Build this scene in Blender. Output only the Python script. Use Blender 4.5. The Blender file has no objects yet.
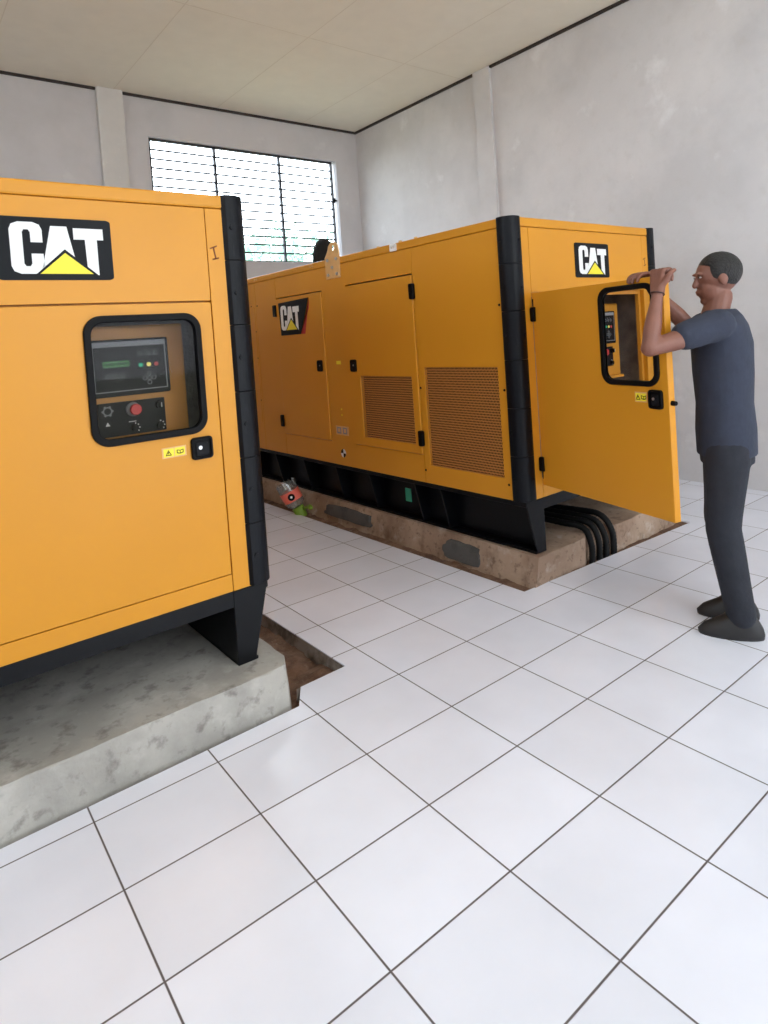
import bpy, bmesh, math, random
from mathutils import Vector, Matrix
random.seed(7)
C = bpy.context.scene.collection
PI = math.pi

# ------------------------------------------------------------------ materials
def srgb(r, g, b):
    f = lambda c: (c/255/12.92) if c/255 <= .04045 else ((c/255+.055)/1.055)**2.4
    return (f(r), f(g), f(b), 1)

def new_mat(name):
    m = bpy.data.materials.new(name); m.use_nodes = True
    nt = m.node_tree; bs = nt.nodes['Principled BSDF']
    return m, nt, bs

def mat(name, col, rough=.5, metal=0., var=0., vscale=6., bump=0., bscale=40., coat=0., spec=.5):
    m, nt, bs = new_mat(name)
    bs.inputs['Base Color'].default_value = col
    bs.inputs['Roughness'].default_value = rough
    bs.inputs['Metallic'].default_value = metal
    bs.inputs['Coat Weight'].default_value = coat
    bs.inputs['Specular IOR Level'].default_value = spec
    tc = nt.nodes.new('ShaderNodeTexCoord')
    if var:
        n = nt.nodes.new('ShaderNodeTexNoise'); n.inputs['Scale'].default_value = vscale; n.inputs['Detail'].default_value = 6
        r = nt.nodes.new('ShaderNodeMapRange'); r.inputs[1].default_value = .3; r.inputs[2].default_value = .7
        r.inputs[3].default_value = 1-var; r.inputs[4].default_value = 1+var
        x = nt.nodes.new('ShaderNodeVectorMath'); x.operation = 'SCALE'; x.inputs[0].default_value = col[:3]
        nt.links.new(tc.outputs['Object'], n.inputs['Vector']); nt.links.new(n.outputs['Fac'], r.inputs[0])
        nt.links.new(r.outputs[0], x.inputs['Scale']); nt.links.new(x.outputs[0], bs.inputs['Base Color'])
    if bump:
        n = nt.nodes.new('ShaderNodeTexNoise'); n.inputs['Scale'].default_value = bscale; n.inputs['Detail'].default_value = 5
        b = nt.nodes.new('ShaderNodeBump'); b.inputs['Strength'].default_value = bump; b.inputs['Distance'].default_value = .01
        nt.links.new(tc.outputs['Object'], n.inputs['Vector']); nt.links.new(n.outputs['Fac'], b.inputs['Height'])
        nt.links.new(b.outputs[0], bs.inputs['Normal'])
    return m

def stained(name, base, patches, rough=.9, bump=.3, bscale=30, spec=.3):
    """base colour with noise-shaped patches: patches = [(colour, scale, lo, hi, seed, strength)]"""
    m, nt, bs = new_mat(name)
    bs.inputs['Roughness'].default_value = rough; bs.inputs['Specular IOR Level'].default_value = spec
    tc = nt.nodes.new('ShaderNodeTexCoord')
    cur = nt.nodes.new('ShaderNodeRGB'); cur.outputs[0].default_value = base; cur = cur.outputs[0]
    for col, sc, lo, hi, seed, st in patches:
        mp = nt.nodes.new('ShaderNodeMapping'); mp.inputs['Location'].default_value = (seed*3.1, seed*7.7, seed*1.3)
        n = nt.nodes.new('ShaderNodeTexNoise'); n.inputs['Scale'].default_value = sc; n.inputs['Detail'].default_value = 7
        n.inputs['Roughness'].default_value = .6
        r = nt.nodes.new('ShaderNodeMapRange'); r.inputs[1].default_value = lo; r.inputs[2].default_value = hi
        r.inputs[3].default_value = 0; r.inputs[4].default_value = st
        mx = nt.nodes.new('ShaderNodeMix'); mx.data_type = 'RGBA'; mx.inputs[7].default_value = col
        nt.links.new(tc.outputs['Object'], mp.inputs[0]); nt.links.new(mp.outputs[0], n.inputs['Vector'])
        nt.links.new(n.outputs['Fac'], r.inputs[0]); nt.links.new(r.outputs[0], mx.inputs[0])
        nt.links.new(cur, mx.inputs[6]); cur = mx.outputs[2]
    nt.links.new(cur, bs.inputs['Base Color'])
    n = nt.nodes.new('ShaderNodeTexNoise'); n.inputs['Scale'].default_value = bscale; n.inputs['Detail'].default_value = 6
    b = nt.nodes.new('ShaderNodeBump'); b.inputs['Strength'].default_value = bump; b.inputs['Distance'].default_value = .01
    nt.links.new(tc.outputs['Object'], n.inputs['Vector']); nt.links.new(n.outputs['Fac'], b.inputs['Height'])
    nt.links.new(b.outputs[0], bs.inputs['Normal'])
    return m

M = {}
M['yellow'] = mat('yellow_paint', (.655, .278, .020, 1), .32, var=.03, vscale=1.5, bump=.03, bscale=9, spec=.3)
M['yellow2'] = mat('yellow_paint_inner', (.64, .28, .03, 1), .4, var=.04)
M['beige'] = mat('faded_paint', (.72, .42, .16, 1), .4, var=.08, vscale=20)
M['black'] = mat('black_moulding', srgb(8, 10, 16), .42, var=.2, spec=.2, vscale=5)
M['rubber'] = mat('black_rubber', srgb(7, 6, 8), .5, spec=.15)
M['skid'] = mat('black_steel', srgb(6, 7, 11), .42, spec=.22, var=.35, vscale=7, bump=.08, bscale=20)
M['foam'] = mat('acoustic_foam', srgb(140, 130, 124), .95, var=.35, vscale=9, bump=.6, bscale=60)
M['dark'] = mat('dark_interior', srgb(20, 18, 17), .9)
M['panelblack'] = mat('panel_black', srgb(14, 16, 21), .5, var=.1, spec=.2)
M['steel'] = mat('zinc_steel', (.55, .55, .56, 1), .35, .9)
M['white'] = mat('white_print', (.85, .85, .84, 1), .5)
M['grey'] = mat('grey_print', (.28, .29, .31, 1), .5)
M['midgrey'] = mat('mid_grey_print', (.10, .105, .115, 1), .5)
M['lemon'] = mat('yellow_print', (.90, .74, .03, 1), .45)
M['redp'] = mat('red_print', srgb(190, 50, 50), .5)
M['redb'] = mat('red_plastic', srgb(205, 45, 45), .35)
M['brown'] = mat('brown_marker', srgb(120, 62, 20), .7)
M['greentag'] = mat('green_tag', srgb(40, 150, 120), .5)
M['cable'] = mat('cable_sheath', srgb(15, 15, 15), .6, spec=.2, var=.3, vscale=12)
M['grille'] = mat('grille_paint', (.50, .20, .045, 1), .45)
def glow(name, col, s):
    m, nt, bs = new_mat(name); bs.inputs['Base Color'].default_value = col
    bs.inputs['Emission Color'].default_value = col; bs.inputs['Emission Strength'].default_value = s
    bs.inputs['Roughness'].default_value = .3
    return m
M['lcd'] = glow('lcd_green', srgb(50, 120, 60), .25)
M['ledg'] = glow('led_green', srgb(20, 160, 120), .5)
M['ledy'] = glow('led_yellow', srgb(225, 215, 110), .6)
M['ledr'] = glow('led_red', srgb(170, 60, 60), .3)

def glass_mat(name, tint=(1, 1, 1, 1), rough=.02, refl=.10):
    m, nt, bs = new_mat(name); nt.nodes.remove(bs)
    out = nt.nodes['Material Output']
    t = nt.nodes.new('ShaderNodeBsdfTransparent'); t.inputs[0].default_value = tint
    g = nt.nodes.new('ShaderNodeBsdfGlossy'); g.inputs['Roughness'].default_value = rough
    f = nt.nodes.new('ShaderNodeLayerWeight'); f.inputs['Blend'].default_value = .25
    r = nt.nodes.new('ShaderNodeMapRange'); r.inputs[3].default_value = refl*.5; r.inputs[4].default_value = refl*4
    mx = nt.nodes.new('ShaderNodeMixShader')
    nt.links.new(f.outputs['Fresnel'], r.inputs[0]); nt.links.new(r.outputs[0], mx.inputs[0])
    nt.links.new(t.outputs[0], mx.inputs[1]); nt.links.new(g.outputs[0], mx.inputs[2])
    nt.links.new(mx.outputs[0], out.inputs['Surface'])
    return m
M['glass'] = glass_mat('door_glass', (.86, .85, .84, 1), .04, .012)
M['louvreglass'] = glass_mat('louvre_glass', (.93, .96, .96, 1), .05, .05)
M['bottleplastic'] = glass_mat('clear_plastic', (.80, .84, .82, 1), .15, .22)
_nt = M['bottleplastic'].node_tree; _o = _nt.nodes['Material Output']; _prev = _o.inputs['Surface'].links[0].from_socket
_d = _nt.nodes.new('ShaderNodeBsdfDiffuse'); _d.inputs[0].default_value = (.62, .64, .62, 1); _m = _nt.nodes.new('ShaderNodeMixShader'); _m.inputs[0].default_value = .13
_nt.links.new(_prev, _m.inputs[1]); _nt.links.new(_d.outputs[0], _m.inputs[2]); _nt.links.new(_m.outputs[0], _o.inputs['Surface'])

M['rwall'] = stained('plaster_grey', srgb(214, 212, 213), [(srgb(198, 196, 197), 1.1, .45, .62, 1, .55), (srgb(230, 227, 227), .8, .5, .7, 2, .6), (srgb(240, 240, 242), 1.6, .60, .69, 9, .55), (srgb(196, 193, 190), 9, .55, .75, 3, .3)], bump=.15)
M['bwall'] = stained('plaster_back', srgb(210, 207, 209), [(srgb(192, 189, 190), 1.3, .45, .65, 4, .5), (srgb(224, 222, 222), 4, .62, .7, 5, .4)], bump=.15)
M['reveal'] = mat('white_reveal', srgb(205, 205, 210), .8)
M['ceiling'] = mat('ceiling_board', srgb(234, 230, 216), .85, var=.02)
M['trimwood'] = mat('ceiling_batten', srgb(48, 38, 34), .6)
M['plinth'] = stained('rough_concrete', srgb(170, 146, 126), [(srgb(134, 108, 90), 2.2, .42, .6, 1, .7), (srgb(96, 74, 60), 5, .55, .72, 2, .7), (srgb(200, 188, 176), 9, .56, .7, 3, .5), (srgb(92, 72, 58), 22, .56, .66, 6, .5)], bump=.7, bscale=35)
M['plinthgrey'] = stained('pale_concrete', srgb(178, 174, 166), [(srgb(140, 136, 130), 3, .42, .6, 1, .6), (srgb(104, 98, 92), 14, .55, .68, 2, .6), (srgb(205, 202, 196), 6, .56, .7, 3, .5)], bump=.4, bscale=35)
M['cement'] = stained('fresh_cement_patch', srgb(92, 90, 88), [(srgb(70, 68, 68), 6, .45, .6, 1, .6)], bump=.7, bscale=40)
M['slabedge'] = stained('slab_edge', srgb(160, 148, 138), [(srgb(90, 76, 66), 6, .45, .6, 1, .8), (srgb(160, 155, 150), 9, .55, .65, 2, .6)], bump=.8)
M['dirt'] = stained('loose_soil', srgb(126, 98, 80), [(srgb(88, 64, 52), 12, .42, .6, 1, .8), (srgb(140, 120, 104), 45, .6, .68, 2, .8), (srgb(120, 86, 64), 6, .55, .7, 3, .6)], bump=1., bscale=60)

def tile_mat():
    m, nt, bs = new_mat('floor_tiles')
    N, Lk = nt.nodes.new, nt.links.new
    tc = N('ShaderNodeTexCoord'); mp = N('ShaderNodeMapping'); mp.vector_type = 'POINT'
    TI, TJ, TX, TY, A = -.7148, -.1864, .42, .3363, -.0141
    s1 = N('ShaderNodeVectorMath'); s1.operation = 'SUBTRACT'; s1.inputs[1].default_value = (TI, TJ, 0)
    rot = N('ShaderNodeVectorRotate'); rot.rotation_type = 'Z_AXIS'; rot.inputs['Angle'].default_value = -A
    dv = N('ShaderNodeVectorMath'); dv.operation = 'DIVIDE'; dv.inputs[1].default_value = (TX, TY, 1)
    Lk(tc.outputs['Object'], s1.inputs[0]); Lk(s1.outputs[0], rot.inputs['Vector']); Lk(rot.outputs[0], dv.inputs[0])
    fl = N('ShaderNodeVectorMath'); fl.operation = 'FLOOR'; Lk(dv.outputs[0], fl.inputs[0])
    fr = N('ShaderNodeVectorMath'); fr.operation = 'FRACTION'; Lk(dv.outputs[0], fr.inputs[0])
    sx = N('ShaderNodeSeparateXYZ'); Lk(fr.outputs[0], sx.inputs[0])
    def edge(o, size):
        a = N('ShaderNodeMath'); a.operation = 'SUBTRACT'; a.inputs[1].default_value = .5; Lk(o, a.inputs[0])
        b = N('ShaderNodeMath'); b.operation = 'ABSOLUTE'; Lk(a.outputs[0], b.inputs[0])
        c = N('ShaderNodeMath'); c.operation = 'SUBTRACT'; c.inputs[0].default_value = .5; Lk(b.outputs[0], c.inputs[1])
        d = N('ShaderNodeMath'); d.operation = 'MULTIPLY'; d.inputs[1].default_value = size; Lk(c.outputs[0], d.inputs[0])
        return d.outputs[0]
    mn = N('ShaderNodeMath'); mn.operation = 'MINIMUM'; Lk(edge(sx.outputs[0], TX), mn.inputs[0]); Lk(edge(sx.outputs[1], TY), mn.inputs[1])
    g = N('ShaderNodeMapRange'); g.inputs[1].default_value = .0018; g.inputs[2].default_value = .0036; Lk(mn.outputs[0], g.inputs[0])
    wn = N('ShaderNodeTexWhiteNoise'); Lk(fl.outputs[0], wn.inputs['Vector'])
    vr = N('ShaderNodeMapRange'); vr.inputs[3].default_value = .95; vr.inputs[4].default_value = 1.03; Lk(wn.outputs['Value'], vr.inputs[0])
    n = N('ShaderNodeTexNoise'); n.inputs['Scale'].default_value = 2.2; n.inputs['Detail'].default_value = 5; Lk(tc.outputs['Object'], n.inputs['Vector'])
    nr = N('ShaderNodeMapRange'); nr.inputs[1].default_value = .3; nr.inputs[2].default_value = .7; nr.inputs[3].default_value = .93; nr.inputs[4].default_value = 1.03
    Lk(n.outputs['Fac'], nr.inputs[0])
    mu = N('ShaderNodeMath'); mu.operation = 'MULTIPLY'; Lk(vr.outputs[0], mu.inputs[0]); Lk(nr.outputs[0], mu.inputs[1])
    sc = N('ShaderNodeVectorMath'); sc.operation = 'SCALE'; sc.inputs[0].default_value = srgb(238, 240, 251)[:3]; Lk(mu.outputs[0], sc.inputs['Scale'])
    mx = N('ShaderNodeMix'); mx.data_type = 'RGBA'; mx.inputs[6].default_value = srgb(96, 88, 88)
    Lk(g.outputs[0], mx.inputs[0]); Lk(sc.outputs[0], mx.inputs[7]); Lk(mx.outputs[2], bs.inputs['Base Color'])
    rr = N('ShaderNodeMapRange'); rr.inputs[3].default_value = .8; rr.inputs[4].default_value = .20; Lk(g.outputs[0], rr.inputs[0]); Lk(rr.outputs[0], bs.inputs['Roughness'])
    bp = N('ShaderNodeBump'); bp.inputs['Strength'].default_value = .5; bp.inputs['Distance'].default_value = .002
    Lk(g.outputs[0], bp.inputs['Height']); Lk(bp.outputs[0], bs.inputs['Normal'])
    return m
M['tile'] = tile_mat()

# ------------------------------------------------------------------ mesh helpers
def obj(name, bm, m, parent=None, bevel=0., smooth=False, loc=None, rotz=None, seg=2, recalc=True):
    if recalc: bmesh.ops.recalc_face_normals(bm, faces=bm.faces)
    me = bpy.data.meshes.new(name); bm.to_mesh(me); bm.free()
    o = bpy.data.objects.new(name, me); C.objects.link(o)
    me.materials.append(m)
    if smooth:
        for p in me.polygons: p.use_smooth = True
    if bevel:
        b = o.modifiers.new('bevel', 'BEVEL'); b.width = bevel; b.segments = seg; b.limit_method = 'ANGLE'; b.angle_limit = math.radians(40)
        b.harden_normals = False
    if parent: o.parent = parent
    if loc: o.location = loc
    if rotz is not None: o.rotation_euler = (0, 0, rotz)
    return o

def pieces(name, bm, m, parent=None, **k):
    """one object per connected island of bm"""
    bm.verts.index_update(); bm.verts.ensure_lookup_table(); seen = set(); out = []
    for v0 in bm.verts:
        if v0.index in seen: continue
        isl, st = [], [v0]; seen.add(v0.index)
        while st:
            v = st.pop(); isl.append(v)
            for e in v.link_edges:
                w_ = e.other_vert(v)
                if w_.index not in seen: seen.add(w_.index); st.append(w_)
        nb = bmesh.new(); mp = {v.index: nb.verts.new(v.co) for v in isl}; ids = set(mp)
        for f_ in {f_ for v in isl for f_ in v.link_faces}: nb.faces.new([mp[v.index] for v in f_.verts])
        out.append(obj(name, nb, m, parent, **k))
    bm.free(); return out

def struct(name, bm, m, **k):
    o = obj(name, bm, m, **k); o['kind'] = 'structure'; return o

def thing(name, label, cat, loc=(0, 0, 0), group=None):
    o = bpy.data.objects.new(name, None); C.objects.link(o); o.location = loc; o.empty_display_size = .1
    o['label'] = label; o['category'] = cat
    if group: o['group'] = group
    return o
def tag(o, label, cat, group=None):
    o['label'] = label; o['category'] = cat
    if group: o['group'] = group
    return o

def box(bm, x0, x1, y0, y1, z0, z1):
    v = [bm.verts.new((x, y, z)) for x in (x0, x1) for y in (y0, y1) for z in (z0, z1)]
    for f in ((0, 1, 3, 2), (4, 6, 7, 5), (0, 4, 5, 1), (2, 3, 7, 6), (0, 2, 6, 4), (1, 5, 7, 3)):
        bm.faces.new([v[i] for i in f])
    return bm
def B(*b):
    bm = bmesh.new()
    for q in b: box(bm, *q)
    return bm

FRONT = lambda a, b, d: (a, d, b)       # plane facing -y
SIDE = lambda a, b, d: (d, a, b)        # plane facing -x
FLAT = lambda a, b, d: (a, b, d)

def plate(bm, outer, holes, d0, d1, P=FRONT):
    loops = [outer] + list(holes); faces = {}
    for d in (d0, d1):
        vl, el = [], []
        for lp in loops:
            vs = [bm.verts.new(P(a, b, d)) for a, b in lp]
            el += [bm.edges.new((vs[i], vs[(i+1) % len(vs)])) for i in range(len(vs))]
            vl.append(vs)
        if len(loops) == 1: bm.faces.new(vl[0])
        else: bmesh.ops.triangle_fill(bm, use_beauty=True, edges=el)
        faces[d] = vl
    if d0 != d1:
        for la, lb in zip(faces[d0], faces[d1]):
            n = len(la)
            for i in range(n): bm.faces.new((la[i], la[(i+1) % n], lb[(i+1) % n], lb[i]))
    return bm

def rect(a0, a1, b0, b1): return [(a0, b0), (a1, b0), (a1, b1), (a0, b1)]
def rrect(a0, a1, b0, b1, r, n=6):
    out = []
    for cx, cy, s in ((a1-r, b0+r, -90), (a1-r, b1-r, 0), (a0+r, b1-r, 90), (a0+r, b0+r, 180)):
        for i in range(n+1):
            t = math.radians(s + 90*i/n); out.append((cx+r*math.cos(t), cy+r*math.sin(t)))
    return out
def disc(a, b, r, n=20, r2=None): return [(a+r*math.cos(2*PI*i/n), b+(r2 or r)*math.sin(2*PI*i/n)) for i in range(n)]

def frames(pts, closed=False):
    pts = [Vector(p) for p in pts]; n = len(pts); T = []
    for i in range(n):
        if closed: t = pts[(i+1) % n]-pts[i-1]
        else: t = pts[min(i+1, n-1)]-pts[max(i-1, 0)]
        T.append(t.normalized())
    up = Vector((0, 0, 1)) if abs(T[0].z) < .9 else Vector((1, 0, 0))
    N = [(up - T[0]*up.dot(T[0])).normalized()]
    for i in range(1, n):
        v = N[-1] - T[i]*N[-1].dot(T[i]); N.append(v.normalized())
    return pts, T, N
def tube(bm, pts, r, n=10, closed=False, caps=True, ell=None):
    pts, T, N = frames(pts, closed)
    rs = r if isinstance(r, (list, tuple)) else [r]*len(pts)
    rings = []
    for p, t, nn, rr in zip(pts, T, N, rs):
        b = t.cross(nn)
        e = ell or (1, 1)
        rings.append([bm.verts.new(p + nn*rr*e[0]*math.cos(2*PI*k/n) + b*rr*e[1]*math.sin(2*PI*k/n)) for k in range(n)])
    m = len(rings)
    for i in range(m if closed else m-1):
        a, c = rings[i], rings[(i+1) % m]
        for k in range(n): bm.faces.new((a[k], a[(k+1) % n], c[(k+1) % n], c[k]))
    if caps and not closed:
        bm.faces.new(rings[0][::-1]); bm.faces.new(rings[-1])
    return bm
def smooth_path(pts, n=8):
    pts = [Vector(p) for p in pts]; out = []
    P = [pts[0]*2-pts[1]] + pts + [pts[-1]*2-pts[-2]]
    for i in range(1, len(P)-2):
        for k in range(n):
            t = k/n; a, b, c, d = P[i-1], P[i], P[i+1], P[i+2]
            out.append(.5*((2*b)+(c-a)*t+(2*a-5*b+4*c-d)*t*t+(3*b-a-3*c+d)*t**3))
    out.append(pts[-1]); return out
def cyl(bm, c, axis, r0, r1, h, n=20):
    a = Vector(axis).normalized(); c = Vector(c)
    up = Vector((0, 0, 1)) if abs(a.z) < .9 else Vector((1, 0, 0))
    u = (up-a*up.dot(a)).normalized(); w = a.cross(u)
    A = [bm.verts.new(c+u*r0*math.cos(2*PI*k/n)+w*r0*math.sin(2*PI*k/n)) for k in range(n)]
    D = [bm.verts.new(c+a*h+u*r1*math.cos(2*PI*k/n)+w*r1*math.sin(2*PI*k/n)) for k in range(n)]
    for k in range(n): bm.faces.new((A[k], A[(k+1) % n], D[(k+1) % n], D[k]))
    bm.faces.new(A[::-1]); bm.faces.new(D); return bm

# ------------------------------------------------------------------ generator set
W, L = 1.55, 3.9
ZT, ZTR, ZB, PP, DH, ZD0, ZD1, PZ = 2.1123, 2.0584, .4823, .090, .163, .5554, .6786+1.0, .165
OPN = (DH, W-DH)      # opening in the end

def cat_letters(bm, A, P, d):
    """C, A, T in unit badge coordinates mapped by A(a,b from top)->(u,z)"""
    c_out = [(.115, .20), (.135, .12), (.19, .08), (.31, .08), (.365, .12), (.385, .20), (.385, .40), (.285, .40), (.285, .24), (.27, .20), (.235, .20),
             (.22, .24), (.22, .74), (.235, .78), (.27, .78), (.285, .74), (.285, .58), (.385, .58), (.385, .78), (.365, .86), (.31, .90), (.19, .90), (.135, .86), (.115, .78)]
    a_ = [(.46, .13), (.600, .13), (.685, .915), (.59, .915), (.57, .60), (.505, .60), (.475, .80), (.37, .80)]
    t_ = [(.655, .15), (.925, .15), (.925, .335), (.865, .335), (.865, .92), (.765, .92), (.755, .335), (.655, .335)]
    for pl in (c_out, a_, t_):
        plate(bm, [A(a, b) for a, b in pl], [], d, d-.0006, P)
def cat_badge(parent, A, P, d, kind):
    bm = bmesh.new()
    if kind == 'end':
        cs = rrect(0, 1, 0, 1, .05); plate(bm, [A(a, b) for a, b in cs], [], d, d-.002, P)
        f = lambda a, b: A(a, b)
    else:
        plate(bm, [A(a, b) for a, b in [(0, .02), (1, -.02), (.70, .995), (.04, 1.0)]], [], d, d-.002, P)
        f = lambda a, b: A(-.02+a*.76, .04+b*.90)
    o = obj('logo_plate', bm, M['panelblack'], parent); o['label'] = 'black badge plate reading CAT'
    bm = bmesh.new(); cat_letters(bm, f, P, d-.002); l = obj('lettering', bm, M['white'], o)
    bm = bmesh.new(); plate(bm, [f(.57, .50), f(.86, .925), f(.30, .925)], [], d-.0026, d-.003, P); obj('triangle_outline', bm, M['panelblack'], o)
    bm = bmesh.new(); plate(bm, [f(.57, .56), f(.81, .90), f(.345, .90)], [], d-.003, d-.0036, P); obj('yellow_triangle', bm, M['lemon'], o)
    if kind == 'side':
        bm = bmesh.new(); plate(bm, [A(1.0, .28), A(1.02, -.0), A(.84, .995), A(.71, .995)], [], d-.002, d-.0026, P); obj('red_stripe', bm, M['redp'], o)
    return o

def hinge(name, parent, a, z, P, d, w=.05, h=.09):
    bm = bmesh.new(); plate(bm, rrect(a-w/2, a+w/2, z-h/2, z+h/2, .010, 3), [], d, d-.022, P)
    return obj(name, bm, M['rubber'], parent, bevel=.004)
def latch(parent, a, z, P, d, w, h):
    bm = bmesh.new(); plate(bm, rrect(a-w/2, a+w/2, z-h/2, z+h/2, .014, 4), [], d+.004, d-.006, P); plate(bm, rrect(a-w/2, a+w/2, z-h/2, z+h/2, .014, 4), [rrect(a-w*.38, a+w*.38, z-h*.40, z+h*.40, .01, 3)], d-.006, d-.014, P)
    o = obj('latch', bm, M['rubber'], parent, bevel=.003)
    bm = bmesh.new(); plate(bm, rrect(a-w*.30, a+w*.30, z-h*.33, z+h*.25, .008, 3), [], d-.006, d-.011, P); obj('paddle', bm, M['panelblack'], o, bevel=.003)
    bm = bmesh.new(); plate(bm, disc(a-w*.10, z+h*.03, w*.085), [], d-.011, d-.014, P); obj('lock_cylinder', bm, M['steel'], o)
    return o

def grille_mesh(y0, y1, z0, z1, d, cw=.0115, ch=.0165):
    bm = bmesh.new(); ny, nz = int(round((y1-y0)/cw)), int(round((z1-z0)/ch))
    cw, ch = (y1-y0)/ny, (z1-z0)/nz
    for j in range(nz):
        off = .5*cw*(j % 2)
        for i in range(-1, ny):
            a0 = y0+i*cw+off; a1 = a0+cw
            b0, b1 = z0+j*ch, z0+(j+1)*ch
            if a0 < y0-1e-6 or a1 > y1+1e-6:
                a0, a1 = max(a0, y0), min(a1, y1)
                if a1-a0 > 1e-4: plate(bm, rect(a0, a1, b0, b1), [], d, d, SIDE)
                continue
            am, bmid = (a0+a1)/2, (b0+b1)/2; rx, rz = cw*.40, ch*.42
            o = [(a0, b0), (am, b0), (a1, b0), (a1, bmid), (a1, b1), (am, b1), (a0, b1), (a0, bmid)]
            h = [(am-rx*.5, bmid-rz*.75), (am, bmid-rz), (am+rx*.5, bmid-rz*.75), (am+rx, bmid), (am+rx*.5, bmid+rz*.75), (am, bmid+rz), (am-rx*.5, bmid+rz*.75), (am-rx, bmid)]
            ov = [bm.verts.new(SIDE(a, b, d)) for a, b in o]; hv = [bm.verts.new(SIDE(a, b, d)) for a, b in h]
            for k in range(8): bm.faces.new((ov[k], ov[(k+1) % 8], hv[(k+1) % 8], hv[k]))
    return bm

def safety_label(parent, a0, a1, z0, z1, P, d):
    bm = bmesh.new(); plate(bm, rect(a0, a1, z0, z1), [], d, d-.001, P); o = obj('safety_label', bm, M['beige'], parent)
    o['label'] = 'small yellow warning sticker with two pictograms'
    w = (a1-a0); h = z1-z0; g = .06*w; mid = (a0+a1)/2
    bm = bmesh.new()
    plate(bm, rect(a0+g, mid-g*.3, z0+h*.12, z1-h*.12), [], d-.001, d-.0015, P); plate(bm, rect(mid+g*.3, a1-g, z0+h*.12, z1-h*.12), [], d-.001, d-.0015, P)
    obj('label_field', bm, M['lemon'], o)
    bm = bmesh.new(); c = a0+w*.26; cz = z0+h*.5; r = h*.27
    plate(bm, [(c-r*1.1, cz-r), (c+r*1.1, cz-r), (c, cz+r)], [[(c-r*.72, cz-r*.76), (c+r*.72, cz-r*.76), (c, cz+r*.56)]], d-.0015, d-.002, P)
    plate(bm, [(c-.05*r, cz+.35*r), (c+.25*r, cz+.1*r), (c, cz-.1*r), (c+.15*r, cz-.15*r), (c-.05*r, cz-.6*r), (c-.2*r, cz-.05*r)], [], d-.0015, d-.002, P)
    c = a0+w*.74
    plate(bm, [(c-r*1.2, cz-r*.6), (c, cz-r*.9), (c+r*1.2, cz-r*.6), (c+r*1.2, cz+r*.7), (c, cz+r*.4), (c-r*1.2, cz+r*.7)],
          [[(c-r*.95, cz-r*.35), (c-r*.1, cz-r*.6), (c-r*.1, cz+r*.2), (c-r*.95, cz+r*.42)], [(c+r*.1, cz-r*.6), (c+r*.95, cz-r*.35), (c+r*.95, cz+r*.42), (c+r*.1, cz+r*.2)]], d-.0015, d-.002, P)
    obj('pictogram', bm, M['rubber'], o)

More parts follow.
